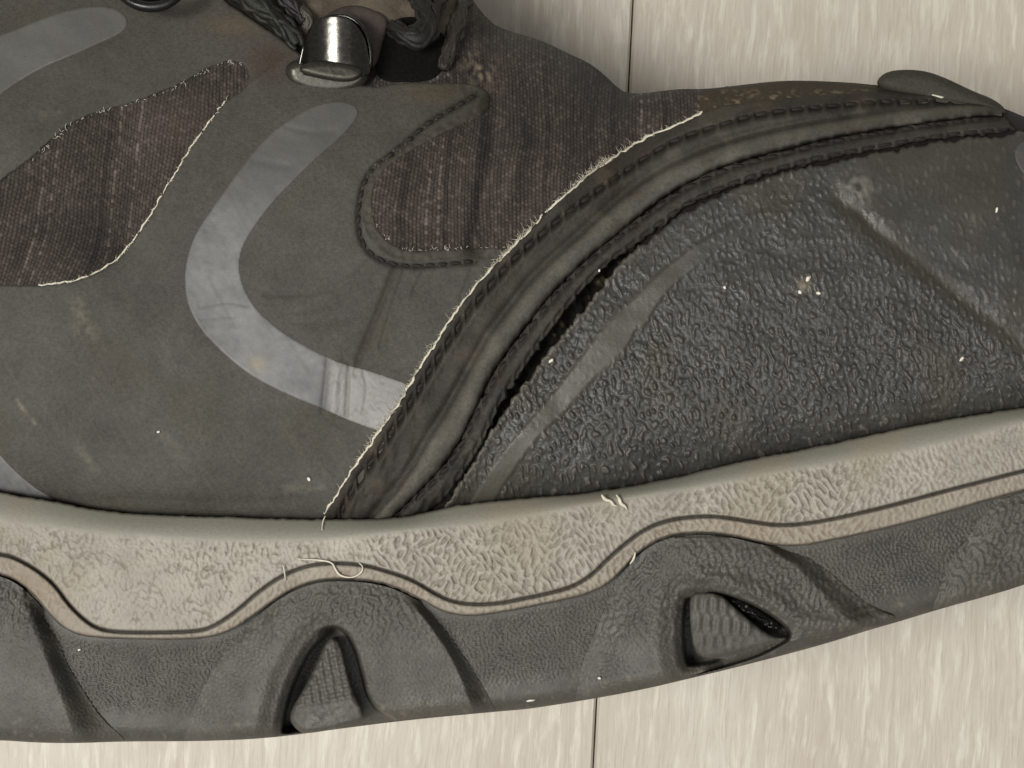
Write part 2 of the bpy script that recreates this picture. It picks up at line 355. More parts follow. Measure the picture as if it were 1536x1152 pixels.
# ------------------------------------------------------------ woven fabric
def weave(x, y, tilt):
    xw = x + tilt(x, y) + samp(N_big, x, y) * 3 + samp(N_mid, x, y) * .5
    p = xw / 5.4; c = np.floor(p); fx = p - c
    q = (y + 2.7 * (c % 2) + samp(N_mid, y, x) * 1.5) / 6.2
    r1 = np.sin(c * 12.9898) * 43758.5453; r1 = r1 - np.floor(r1)
    rk = np.sin(c * 78.233 + np.floor(q) * 37.719) * 43758.5453; rk = rk - np.floor(rk)
    prof = np.sqrt(np.clip(1 - (2 * fx - 1) ** 2, 0, 1))
    return prof, np.abs(np.sin(math.pi * q)), r1, rk
tiltL = lambda x, y: 0.18 * (y - 300) + 0.00035 * (y - 300) ** 2
tiltM = lambda x, y: 0.10 * (y - 250) * smooth(760, 560, x) - 0.04 * (y - 200) * smooth(850, 950, x)
def fab_h(tilt):
    def f(x, y):
        p, q, r1, rk = weave(x, y, tilt)
        return upper_h(x, y) + 3.0 * p * (0.5 + 0.5 * q) * (0.6 + 0.4 * rk) - 0.5 * (r1 < 0.06) + .5 * samp(N_mid, x, y)
    return f
def fab_c(tilt, base=lin(92, 83, 77)):
    def f(x, y):
        p, q, r1, rk = weave(x, y, tilt)
        v = (0.06 + 1.05 * p * (0.55 + 0.45 * q)) * (0.82 + 0.6 * rk ** 3 + 0.16 * (r1 - 0.5)) * (1 - 0.2 * (r1 < 0.05)) * (1 + 0.6 * ((r1 > 0.965) & (rk > 0.4)))
        v = v * (1 + 0.05 * samp(N_mid, x, y) + 0.10 * samp(N_big, x, y))
        c = base[None] * v[:, None] * 1.25
        dust = np.clip(0.42 * np.exp(-((x - 722) / 24) ** 2 - ((y - 105) / 32) ** 2) * (1 + samp(N_sml, x, y)), 0, 1) + 0.15 * np.exp(-((x - 265) / 60) ** 2 - ((y - 185) / 40) ** 2)
        return np.clip(c * (1 - dust[:, None]) + lin(150, 135, 115)[None] * dust[:, None], 0.004, 1)
    return f
winTop = [(-80,345),(0,273),(40,245),(65,222),(100,192),(122,178),(160,165),(200,155),(235,142),(270,128),(300,110),(325,98),(347,92),(365,97),(374,112)]
winBot = [(372,124),(358,138),(340,150),(323,170),(303,198),(280,230),(262,260),(243,293),(228,318),(213,340),(197,364),(180,385),(160,401),(133,414),(100,424),(55,427),(10,427),(-80,424)]
panel('fabric_panel', [(-110,340),(0,258),(60,208),(120,165),(230,128),(320,82),(380,80),(392,110),(380,140),(300,240),(235,350),(190,405),(110,442),(0,445),(-110,445)], fab_h(tiltL), fab_c(tiltL), M_fabric, shoe, step=1.5, thick=0, edge=0, skirt=6)
fabM = [(540,150)] + [(x, y) for x, y in [(600,60),(650,30),(690,-30),(700,-10)]] + [(x, y + .6) for x, y in top.pts(709, 1100, 8)] + [(1100,175),(1040,200),(960,240),(880,290),(800,370),(760,400),(640,400),(560,380),(535,300)]
panel('fabric_panel', fabM, fab_h(tiltM), fab_c(tiltM), M_fabric, shoe, step=1.5, thick=0.4, edge=0, skirt=8)

vamp = [(1042,166)] + [(x, y + .6) for x, y in top.pts(1052, 1345, 8)] + [(1400,150),(1400,172),(1280,172),(1150,185),(1050,215),(1020,215)]
panel('vamp_panel', vamp, lambda x, y: upper_h(x, y) + samp(N_sml, x, y) * .5, lambda x, y: np.clip(mix(np.tile(lin(84, 75, 62), (len(x), 1)), lin(150, 136, 112), .8 * smooth(.5, 1.4, samp(N_sml, x, y * 2)) * smooth(150, 138, np.abs(y - 150) + 130)), .004, 1), M_suede, shoe, step=1.8, thick=3, edge=3, skirt=10, jag=.6)
# ------------------------------------------------------------ brushed overlay with its cut-outs
finger = [(577,127),(617,122),(677,123),(711,125),(733,136),(738,155),(731,170),(697,187),(667,200),(637,217),(601,237),(571,263),(559,287),(560,320),(565,337),(575,353),(592,368),(617,377),(650,374),(700,371),(757,371),(785,376)]
overlay = [(-110,-120),(285,-120),(333,0),(367,20),(400,43),(430,63),(447,78),(470,98),(520,122),(560,130)] + finger + [(700,500),(612,650),(545,784)] + \
    [(x, y + 6) for x, y in crease.pts(530, -110, 14)] + [(-110,424)] + winBot[::-1] + winTop[::-1] + [(-110,372)]
overlay = chaikin(overlay, True, 1)
stitchF = [(716,141),(707,147),(684,160),(644,183),(617,207),(591,230),(564,247),(548,268),(541,293),(537,320),(538,350),(550,377),(573,392),(597,398),(623,400),(663,397),(712,392)]
folds = [([(592,402),(582,430),(562,480),(540,530),(532,560)], 3.2, 5), ([(606,408),(590,455),(570,520)], 2.2, 3), ([(712,394),(700,425),(690,450)], 2.5, 3),
         ([(632,400),(618,425),(611,447)], -2.6, 4), ([(553,395),(520,425),(470,440),(400,442)], 2.0, 5), ([(560,420),(500,455),(430,470)], 1.5, 6), ([(545,470),(490,485),(440,482)], 1.3, 6),
         ([(492,540),(488,575),(484,612)], 4.0, 4), ([(524,545),(521,585),(519,625)], 3.5, 3.2), ([(508,545),(503,580),(500,618)], -3.0, 6), ([(545,556),(552,585),(545,620)], 2.0, 3),
         ([(482,618),(500,636),(520,642)], 1.5, 3), ([(300,460),(340,452),(370,458)], 1.2, 3), ([(300,478),(345,474)], 1.0, 3), ([(430,190),(470,200),(500,196)], 0.8, 5), ([(380,240),(430,250)], 0.8, 6),
         ([(40,755),(200,748),(330,756),(440,750)], 3.0, 9), ([(447,75),(400,110),(376,125)], -2, 6)]
def over_h(x, y):
    h = upper_h(x, y) + samp(N_mid, x, y) * 0.35 + samp(N_sml, x, y) * 0.06
    for P, a, w in folds: h = h - a * np.exp(-(line_d(P, x, y) / w) ** 2)
    d = line_d(stitchF, x, y)
    h = h - 4.6 * np.exp(-(d / 4.6) ** 2)
    w = (x > 400) & (x < 780); e = np.full(x.shape, 50.0)
    if w.any(): e[w] = pdist(np.array(finger[5:], float), x[w], y[w])[0]
    return h + (.6 * samp(N_sml, x, y) - 1.8) * smooth(19, 15, e)
def over_c(x, y):
    c = np.tile(lin(97, 94, 87), (len(x), 1)) * (1 + 0.05 * samp(N_big, x, y) + 0.035 * samp(N_mid, x, y) + 0.03 * samp(N_sml, x, y))[:, None]
    c = mix(c, lin(98, 88, 64), 0.22 * smooth(0.3, 1.8, samp(N_big, x + 300, y)))                        # olive soiling
    c = mix(c, lin(136, 128, 112), .10 * smooth(.2, 1.8, samp(N_scr, x, y)) * smooth(250, 600, y))
    c = mix(c, lin(78, 70, 56), 0.3 * smooth(330, 60, y + .12 * (x - 300)))  # browner and darker towards the laces: falloff of the light painted in
    c = mix(c, lin(82, 66, 52), 0.75 * np.exp(-((x - 405) / 40) ** 2 - ((y - 92) / 30) ** 2))               # brown stain by the hook
    c = mix(c, lin(120, 104, 82), 0.5 * np.exp(-((x - 350) / 45) ** 2 - ((y - 38) / 16) ** 2))
    c = mix(c, lin(105, 92, 70), 0.55 * np.exp(-((x - 650) / 60) ** 2 - ((y - 140) / 18) ** 2))
    for P, w, a in [([(112,455),(128,490),(140,500)], 9, .35), ([(26,600),(40,622),(52,635)], 3.0, .6), ([(105,500),(125,470)], 10, .15), ([(245,655),(275,690)], 9, .18), ([(120,675),(140,700)], 7, .2),
                    ([(60,175),(85,168)], 10, .15), ([(430,735),(480,730)], 8, .22), ([(380,545),(392,560)], 9, .3)]:
        c = mix(c, lin(170, 160, 138), a * np.exp(-(line_d(P, x, y) / w) ** 2) * (0.75 + 0.3 * samp(N_sml, x, y)))
    c = mix(c, lin(66, 58, 46), 0.5 * np.exp(-(line_d(folds[0][0], x, y) / 7) ** 2)); c = mix(c, lin(40, 34, 26), .75 * np.exp(-(line_d(stitchF, x, y) / 5) ** 2)); c = mix(c, lin(84, 74, 58), .4 * smooth(20, 14, line_d(finger[5:], x, y)))
    return np.clip(c, 0.004, 1)
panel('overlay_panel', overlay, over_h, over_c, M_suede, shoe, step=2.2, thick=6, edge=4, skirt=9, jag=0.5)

def raw_c(x, y): return np.clip(lin(150, 140, 118)[None] * (1 + .35 * samp(N_sml, x, y)[:, None]), .01, 1)
def ribbon(P, w, n=4):
    """closed outline of a narrow strip of width w round the line P"""
    P = resample(chaikin(P, False, 2), n); t = np.gradient(P, axis=0); t /= np.hypot(*t.T)[:, None]; nr = np.c_[-t[:, 1], t[:, 0]]
    ww = np.atleast_1d(w) if np.ndim(w) else w
    return list(map(tuple, P + nr * w / 2)) + list(map(tuple, (P - nr * w / 2)[::-1]))
panel('raw_edge', ribbon(winBot[2:-2], 2.2), lambda x, y: over_h(x, y) + 3.2, raw_c, M_pale, shoe, step=1.1, thick=1.5, edge=1.5, skirt=4, jag=0.9)

# reflective stripes
def stripe_c(x, y):
    c = np.tile(lin(138, 137, 135), (len(x), 1)) * (1 + .05 * samp(N_mid, x, y) + .05 * samp(N_sml, x, y))[:, None]
    c = mix(c, lin(106, 104, 99), 0.95 * smooth(430, 200, y))             # darker towards the laces, the fall of light put into the colour
    c = mix(c, lin(112, 106, 96), 0.3 * smooth(.5, 1.8, samp(N_scr, x, y)))
    c = mix(c, lin(176, 160, 128), 0.6 * np.exp(-((x - 386) / 14) ** 2 - ((y - 546) / 12) ** 2))
    c = mix(c, lin(196, 192, 186), 0.55 * smooth(484, 500, x) * smooth(520, 560, y))
    z = smooth(480, 496, x) * smooth(520, 545, y)
    cr = np.exp(-(samp(N_crk, x, y) / .13) ** 2) + .7 * np.exp(-(samp(N_crk, x * 1.7 + 200, y * 1.7) / .12) ** 2)
    c = mix(c, lin(112, 106, 96), .5 * z * cr * smooth(0, 1.2, samp(N_mid, x + 60, y)))
    for P in [folds[7][0], folds[8][0]]: c = mix(c, lin(96, 88, 78), .4 * np.exp(-(line_d(P, x, y) / 2.4) ** 2))
    return np.clip(c, .01, 1)
S1 = [(494,152),(516,152),(533,158),(539,168),(532,183),(511,207),(481,232),(444,268),(417,295),(395,322),(375,350),(362,375),(358,404),(367,437),(390,471),(427,501),(467,524),(500,540),(523,548),(567,560),(622,580),(630,600),(600,655),(563,645),(517,628),(483,612),(450,600),(400,577),(367,557),(333,528),(300,494),(281,457),(276,420),(281,384),(293,350),(320,310),(360,253),(403,200),(443,173),(468,159)]
S2 = [(-110,95),(0,53),(33,40),(83,20),(127,10),(160,9),(183,17),(193,32),(187,47),(160,60),(117,80),(67,100),(27,123),(0,143),(-110,215)]
S3 = [(-110,560),(-60,620),(0,681),(20,704),(50,731),(88,753),(60,752),(0,744),(-110,732)]
for s_ in (S1, S2, S3):
    panel('reflective_stripe', chaikin(s_, True, 2), lambda x, y: over_h(x, y) + 6.0 + smooth(480, 500, x) * smooth(515, 545, y) * (1.2 - .9 * np.exp(-(samp(N_crk, x, y) / .25) ** 2)) - 5 * smooth(2, 9, E0.dist(x, y)) * smooth(470, 500, x), stripe_c, M_stripe, shoe, step=2.0, thick=0.9, edge=1.6, skirt=4)

# ------------------------------------------------------------ the curved trim: frayed edge, flat band, piping, second band
def holes(C, x, gap): return np.clip(np.cos(2 * math.pi * C.arc(x) / gap), 0, 1) ** 1.5
def rope(t): return np.abs(np.sin(math.pi * t))
def seam_t(x, y): return (x * 0.62 - y * 0.78)        # runs along the trim
def band1_h(x, y):
    h = upper_h(x, y) + 11
    e1 = E1.dist(x, y); e0 = E0.dist(x, y)
    k = holes(E1, x, 27); e1 = e1 + 2.2 * (k - .4)
    m = 1 - holes(E1, x, 27)
    h = h - (1.5 + 9 * m) * np.exp(-(e1 / 5.2) ** 2) - 4.0 * smooth(4, -4, e1) + 3.0 * np.exp(-((e1 - 9) / 6) ** 2)
    low = smooth(600, 740, y)
    h = h + low * (.9 * samp(N_sml, x + y * .4, y * .5) + 1.8 * samp(N_mid, x * 1.5, y))
    h = h - 7 * np.exp(-(E2.dist(x, y) + 6).clip(-40, 40) ** 2 / 40)
    return h + 1.6 * samp(N_mid, x, y) * .6
def trim_c(base, worn, f=0.4):
    def g(x, y):
        c = np.tile(base, (len(x), 1)) * (1 + .08 * samp(N_mid, x, y) + .07 * samp(N_sml, x, y) * .6)[:, None]
        for Cv, ww, gp in ((E1, 5.5, 27), (E3, 5.5, 26), (E4, 4.5, 26)): c = mix(c, lin(36, 30, 25), (.95 - .6 * holes(Cv, x, gp)) * np.exp(-(Cv.dist(x, y) / ww) ** 2))
        c = mix(c, lin(58, 50, 42), .45 * smooth(3, -2, E1.dist(x, y)))
        c = mix(c, lin(84, 66, 54), 0.35 * smooth(.6, 1.6, samp(N_mid, x + 500, y + 90)))
        return np.clip(mix(c, worn, f * smooth(0.2, 1.8, samp(N_mid, x + 90, y))), .004, 1)
    return g
base_tr = lin(80, 76, 69)
XA, XB = 480, 1512
def between(A, B, a, b, a2=None, b2=None, oa=0, ob=0):
    return [(x, y + oa) for x, y in A.pts(a, b, 6)] + [(x, y + ob) for x, y in B.pts(b2 or b, a2 or a, 6)]
panel('trim_band', between(E0, E3, 480, 1506, 572, 1500, 0, -4), band1_h, trim_c(base_tr, lin(112, 104, 88)), M_suede, shoe, step=1.8, thick=6, edge=4, skirt=16, jag=0.6)
def pipe_h(x, y):
    a = E2(x); b = E3(x); t = np.clip((y - a) / np.maximum(b - a, 4), 0, 1)
    w = np.clip((b - a) / np.sqrt(1 + E2.slope(x) ** 2), 6, 30)
    return upper_h(x, y) + 13 + 0.55 * w * np.sqrt(np.clip(1 - (2 * t - 1) ** 2, 0, 1)) + .25 * samp(N_sml, x, y)
def pipe_c(x, y):
    c = trim_c(lin(104, 100, 91), lin(128, 122, 108), .5)(x, y)
    a = E2(x); b = E3(x); t = (y - a) / np.maximum(b - a, 4)
    return mix(c, lin(134, 127, 110), 0.30 * np.exp(-((t - .3) / .2) ** 2))  # pale line on the upper side, a highlight painted along the ridge
panel('piping', between(E2, E3, 552, 1503, 584, 1503, 0, 0), pipe_h, pipe_c, M_suede, shoe, step=1.6, thick=0, edge=0, skirt=10)
def band2_h(x, y):
    low = smooth(560, 740, y)
    a = E3(x); b = E4(x); t = np.clip((y - a) / np.maximum(b - a, 4), 0, 1)
    st = seam_t(x, y) / 26.0
    k3 = holes(E3, x, 26); k4 = holes(E4, x, 26)
    h = upper_h(x, y) + 7 + 7.5 * np.sqrt(np.clip(1 - (2 * t - 1.0) ** 2, 0, 1))
    h = h - (9 - 6 * k3) * np.exp(-((t - .22) / .13) ** 2) - (7 - 5 * k4) * np.exp(-((t - .86) / .10) ** 2)
    return h + samp(N_sml, x, y) * (.3 + .7 * low) + low * 1.4 * samp(N_obA, x * .6, y * .6)
panel('trim_band', between(E3, E4, 586, 1508, 622, 1522, 1.2, 0), band2_h, trim_c(lin(76, 73, 66), lin(96, 92, 82)), M_suede, shoe, step=1.6, thick=2.5, edge=2.5, skirt=16, jag=1.5)

# frayed pale edge and its loose fibres
fr = [(x, y) for x, y in E0.pts(486, 1054, 6)]
panel('raw_edge', ribbon(fr, 3.4), lambda x, y: band1_h(x, y) + 1.5, lambda x, y: np.clip(mix(np.tile(lin(196, 186, 160), (len(x), 1)), lin(96, 88, 74), smooth(-.1, 1.1, samp(N_sml, x, y) + .5 * samp(N_mid, x, y) + .9 * smooth(880, 1060, x))), .01, 1), M_pale, shoe, step=1.2, thick=3.0, edge=1.7, skirt=8, jag=1.1)
VV, FF, n = [], [], 0
for k in range(620):
    x = random.choice([random.uniform(486, 1056), random.uniform(540, 980), random.gauss(895, 18), random.gauss(765, 22), random.gauss(590, 30)])
    if x < 486: continue
    y = float(E0(x)); hb = float(band1_h(np.array([x]), np.array([y]))[0]) + 2
    a = random.gauss(-2.25, .8); l = abs(random.gauss(0, 5.5)) + 2; b = a + random.uniform(-.9, .9)
    p1 = (x + l * .5 * math.cos(a), y + l * .5 * math.sin(a), hb + random.uniform(0, 5)); p2 = (p1[0] + l * .5 * math.cos(b), p1[1] + l * .5 * math.sin(b), hb + random.uniform(-2, 8))
    v, f = tube(None, [(x, y, hb), p1, p2], [.45, .32, .18], None, None, seg=3, step=3)
    VV.append(v); FF += [[i + n for i in q] for q in f]; n += len(v)
for P, hf in ((winBot[2:-2], over_h), (winTop[2:-1], over_h), (finger[14:21], over_h)):
    Q = resample(chaikin(P, False, 2), 3)
    for k in range(int(len(Q) * 0.6)):
        x, y = Q[random.randrange(len(Q))]; hb = float(hf(np.array([x]), np.array([y]))[0]) + 4
        a = random.uniform(0, 6.28); l = abs(random.gauss(0, 3.2)) + 1.5
        v, f = tube(None, [(x, y, hb), (x + l * .6 * math.cos(a), y + l * .6 * math.sin(a), hb + 3), (x + l * math.cos(a + .5), y + l * math.sin(a + .5), hb + 1)], [.5, .4, .2], None, None, seg=3, step=3)
        VV.append(v); FF += [[i + n for i in q] for q in f]; n += len(v)
o = link('loose_fibres', mesh_from('loose_fibres', np.vstack(VV), FF, None, M_pale), shoe); o['kind'] = 'stuff'

# ------------------------------------------------------------ toe cap
toe_edge = [(x, y + 1) for x, y in E5.pts(662, 1560, 7)]
toe_out = toe_edge + [(1600,218),(1660,270),(1690,350),(1700,440),(1690,585)] + [(x, y + 8) for x, y in crease.pts(1680, 664, 12)]
RL = Curve(ridgeL); RR = Curve(ridgeR)
def ridge_f(x, y):
    """1 on the smooth raised strip that sweeps up and over the toe"""
    a = RL(x); b = RR(x); t = (y - a) / np.maximum(b - a, 3)
    return smooth(-.12, .12, t) * smooth(1.12, .88, t) * smooth(690, 700, x) * smooth(1280, 1255, x), t
def toe_h(x, y):
    h = upper_h(x, y) + 2
    rf, t = ridge_f(x, y); below = smooth(.9, 1.2, t) * smooth(700, 720, x)
    h = h + 3.2 * rf * smooth(1200, 950, x) + 1.0 * rf
    h = h + 7 * np.exp(-(line_d(toe_edge, x, y) / 9) ** 2) * smooth(1000, 920, x)             # lip along the tear
    dg = line_d(grooveT, x, y)
    right = smooth(0, 14, (x - 1262) * .62 - (y - 300) * .78)
    h = h - 4 * np.exp(-((dg) / 12) ** 2) + 1.6 * np.exp(-((line_d([(a - 18, b + 20) for a, b in grooveT], x, y)) / 12) ** 2)
    h = h + 6 * np.exp(-((x - 1284) / 22) ** 2 - ((y - 283) / 22) ** 2)
    amp = (0.55 + 0.75 * smooth(330, 620, y)) * (1 - 0.92 * rf * smooth(1150, 1000, x)) * (1 - .65 * smooth(1180, 1290, x) * smooth(330, 290, y - (x - 1262) * .8))
    amp = amp * (0.55 + 0.45 * smooth(4, 14, crease(x) - y)) * (1 - .45 * np.exp(-(dg / 14) ** 2))
    nt_, n2_ = samp(N_toe, x, y), samp(N_toe2, x, y)
    tex = 4.6 * smooth(.5, 1.7, nt_ + .4 * n2_) + 1.6 * smooth(.7, 1.7, n2_ - .2 * nt_) + .35 * n2_ + .3 * samp(N_peb, x, y)
    return h + .8 * amp * tex + 2 * samp(N_mid, x, y) * .4
def toe_c(x, y):
    c = np.tile(lin(73, 71, 66), (len(x), 1)) * (1 + .05 * samp(N_big, x, y) + .05 * samp(N_mid, x, y))[:, None]
    tex = samp(N_toe, x, y) + .5 * samp(N_toe2, x, y)
    rf, t = ridge_f(x, y)
    c = mix(c, lin(118, 114, 104), 0.6 * smooth(1.2, 2.4, tex) * (1 - rf) * (.5 + .5 * smooth(330, 600, y)))                        # rubbed tops of the grain, their glints painted in as paler flecks
    c = mix(c, lin(100, 96, 86), .75 * rf * smooth(1120, 900, x))
    c = mix(c, lin(84, 78, 66), .4 * smooth(.2, 1.6, samp(N_big, x + 120, y - 60)))
    c = mix(c, lin(118, 112, 100), .55 * np.exp(-(line_d(toe_edge, x, y) / 7) ** 2) * smooth(990, 940, x))
    c = mix(c, lin(150, 144, 132), .7 * np.exp(-((x - 1286) / 22) ** 2 - ((y - 283) / 18) ** 2) * (0.7 + .5 * samp(N_sml, x, y)))
    c = mix(c, lin(60, 52, 38), .6 * np.exp(-(line_d(grooveT, x, y) / 12) ** 2))
    c = mix(c, lin(150, 140, 116), .7 * np.exp(-((x - 1206) / 9) ** 2 - ((y - 428) / 8) ** 2))
    return np.clip(c, .004, 1)
panel('toe_cap', toe_out, toe_h, toe_c, M_toe, shoe, step=1.6, thick=7, edge=5, skirt=22, jag=1.9, rings=[(1, 10), (2, 24)])
panel('reflective_stripe', chaikin([(1520,222),(1545,205),(1600,225),(1600,300),(1550,275),(1526,250)], True, 2), lambda x, y: toe_h(x, y) + 7, stripe_c, M_stripe, shoe, step=2, thick=1, edge=1.5, skirt=3)

# rounded tab of the toe rand peeping over the edge
tab = chaikin([(1314,128),(1318,116),(1332,107),(1356,104),(1387,106),(1417,116),(1460,137),(1487,147),(1506,160),(1512,174),(1480,168),(1420,158),(1370,146),(1330,138)], True, 2)
panel('toe_tab', tab, lambda x, y: upper_h(np.clip(x, 0, 1500), np.maximum(y, top(x) + 10)) - 12, const(lin(82, 78, 68)), M_suede, shoe, step=1.5, thick=22, edge=16, skirt=40)

panel('raw_edge', ribbon([(1322,128),(1345,128),(1372,133),(1392,140),(1420,146)], 4.5), lambda x, y: band1_h(x, y) + 12, raw_c, M_pale, shoe, step=1.2, thick=3, edge=2, skirt=10, jag=1.2)
# ------------------------------------------------------------ midsole
def sole_g(x): return G(x) + 2
def mid_tex(x, y):
    w = smooth(-.5, .5, samp(N_mid, x * .8 + 30, y)); o = smooth(480, 620, x) * (1 - .5 * smooth(1250, 1350, x))
    gate = smooth(-.9, .5, samp(N_mid, x * 1.3 + 90, y * 1.3))
    sq = np.exp(-(samp(N_wrm, x, y) / .42) ** 2) * gate
    n = samp(N_lab, x, y) * .45 * (1 - o) + .95 * o * (samp(N_obA, x, y) * w + samp(N_obB, x, y) * (1 - w))
    return (.9 + 1.4 * o) * np.tanh(1.7 * n) - .6 - 2.6 * sq * (1 - .8 * o) - .8 * o * smooth(.4, 1.5, -n) + .3 * samp(N_lab2, x, y)
def mid_h(x, y):
    dc = crease.dist(x, y); dch = chamf.dist(x, y); dg = groove.dist(x, y); dl = lip.dist(x, y)
    wch = np.maximum(dc - dch, 5)
    h = -4 + 24 * np.sin(np.clip(dc / wch, 0, 1) * math.pi / 2) + 5 * smooth(0, 60, dch)
    tex = mid_tex(x, y)
    area_ = smooth(-2, 8, dch) * smooth(-2, -7, dg)
    amp = area_ * (0.75 + .25 * samp(N_big, x, y)).clip(.25, 1.3) * (1 - .55 * smooth(120, 40, np.abs(x - 190)) * smooth(850, 890, y))
    lipa = smooth(3, 7, dg) * smooth(-1, -4, dl) * .6
    h = h + 0.95 * tex * (amp + lipa) + .35 * samp(N_peb, x, y) * (area_ + lipa)
    h = h - 11 * np.exp(-(dg / 2.3) ** 2)                                     # fine groove
    h = h + 1.5 * np.exp(-((dg - 8) / 5) ** 2) - 3 * smooth(-5, 1, dl)
    return h + sole_g(x)
def mid_c(x, y):
    dch = chamf.dist(x, y); dg = groove.dist(x, y); dl = lip.dist(x, y); dc = crease.dist(x, y)
    c = np.tile(lin(162, 156, 143), (len(x), 1)) * (1 + .04 * samp(N_big, x, y) + .04 * samp(N_mid, x, y))[:, None]
    c = mix(c, lin(134, 131, 118), .9 * smooth(6, -4, dch))                    # cleaner grey-green shoulder, with the shade of its slope painted in
    c = mix(c, lin(104, 94, 78), .5 * smooth(-.8, -3.2, mid_tex(x, y)) * smooth(-2, 8, dch))   # darker, browner hollows of the grain
    c = mix(c, lin(140, 124, 106), .45 * smooth(2, 8, dg))
    c = mix(c, lin(122, 108, 82), .55 * smooth(170, 0, x) * smooth(775, 800, y) * smooth(-1.2, 1.0, samp(N_mid, x, y)))
    c = mix(c, lin(152, 136, 110), .25 * smooth(.4, 1.6, samp(N_big, x - 80, y + 150)))
    c = mix(c, lin(34, 25, 18), .96 * np.exp(-((dg + .4) / 2.7) ** 2))                  # dark line along the groove
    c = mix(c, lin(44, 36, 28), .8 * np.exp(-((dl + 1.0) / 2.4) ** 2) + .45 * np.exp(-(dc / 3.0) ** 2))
    return np.clip(c, .01, 1)
mid_out = crease.pts(-140, 1690, 8) + [(1705, 620), (1708, 660)] + lip.pts(1690, -140, 6)
panel('midsole', mid_out, mid_h, mid_c, M_mid, shoe, step=1.5, thick=3, edge=3, skirt=30, jag=0.45)

# ------------------------------------------------------------ outsole, lugs, wedges
notchB = chaikin([(408,1106),(421,1042),(440,997),(459,964),(481,943),(500,938),(519,946),(534,971),(545,1012),(554,1050),(575,1070),(600,1082),(560,1092),(460,1106),(428,1112)], True, 2)
notchC = chaikin([(1018,1006),(1012,960),(1014,905),(1022,886),(1050,884),(1082,889),(1113,899),(1158,921),(1195,954),(1150,980),(1090,1000),(1040,1012)], True, 2)
wedgeB = chaikin([(496,953),(511,962),(522,1012),(534,1046),(551,1078),(520,1090),(462,1101),(446,1097),(430,1074),(462,1024),(485,971)], True, 2)
wedgeC = chaikin([(1035,889),(1060,888),(1082,892),(1099,908),(1131,936),(1158,955),(1190,957),(1144,969),(1089,986),(1054,988),(1040,976),(1034,925)], True, 2)
def edge_bot(x, y, r=26, a=26):
    d = np.clip(-bottom.dist(x, y), 0, r) / r; return -a * (1 - np.sqrt(np.clip(1 - (1 - d) ** 2, 0, 1)))
def base_h(x, y):
    dl = lip.dist(x, y)
    h = -5 + edge_bot(x, y, 24, 30) + 4 * smooth(30, 0, dl)
    tex = 2.3 * np.tanh(1.5 * samp(N_peb, x, y)) + 1.3 * samp(N_lab2, x, y) * smooth(850, 1000, x) * smooth(1100, 900, x)
    h = h + .8 * tex * smooth(2, 14, dl) * smooth(-28, -60, bottom.dist(x, y))
    yl = np.interp(x, [990,1040,1090,1150,1195,1245,1297,1350,1400], [1030,1001,993,976,959,953,942,932,925])
    h = h - 16 * smooth(-1, 5, y - yl) * smooth(1005, 1045, x) * smooth(1370, 1300, x)
    for n_ in (notchB, notchC): h = h - 62 * smooth(-3, 4, poly_sd(n_, x, y))
    return h + sole_g(x)
def out_c(dirt):
    def f(x, y):
        c = np.tile(lin(89, 86, 79), (len(x), 1)) * (1 + .06 * samp(N_big, x, y) + .06 * samp(N_mid, x, y) + .05 * samp(N_sml, x, y))[:, None]
        c = mix(c, lin(102, 97, 86), dirt * smooth(-.4, 1.4, samp(N_mid, x + 40, y - 70)))
        c = mix(c, lin(118, 110, 96), .5 * dirt * smooth(-34, -12, bottom.dist(x, y)))
        c = mix(c, lin(128, 124, 116), .35 * smooth(.4, 1.6, samp(N_peb, x, y)) * smooth(-26, -60, bottom.dist(x, y)))
        c = mix(c, lin(150, 138, 118), .3 * smooth(1.3, 2.2, samp(N_sml, x, y)) * smooth(40, 6, np.abs(bottom.dist(x, y) + 20)))
        return np.clip(c, .004, 1)
    return f
osole = panel('outsole', [(x, y - 7) for x, y in lip.pts(-140, 1690, 8)] + [(1700,730),(1695,790)] + bottom.pts(1680, -140, 8), base_h, out_c(.25), M_out, shoe, step=1.8, thick=2, edge=2,
      rings=[(1, 10), (6, 60), (10, 250), (14, 420), (40, 2e3)])
vA_first = [(425,905), (960,880), (1502,768)]          # walls that face the heel rise gently
def ramp(x, y, A, B):
    """1 on A's side, 0 beyond B, straight slope between"""
    A = chaikin(A, False, 1); B = chaikin(B, False, 1)
    dA = pdist(A, x, y)[0]; dB = pdist(B, x, y)[0]
    return dB / (dA + dB + 1e-6)
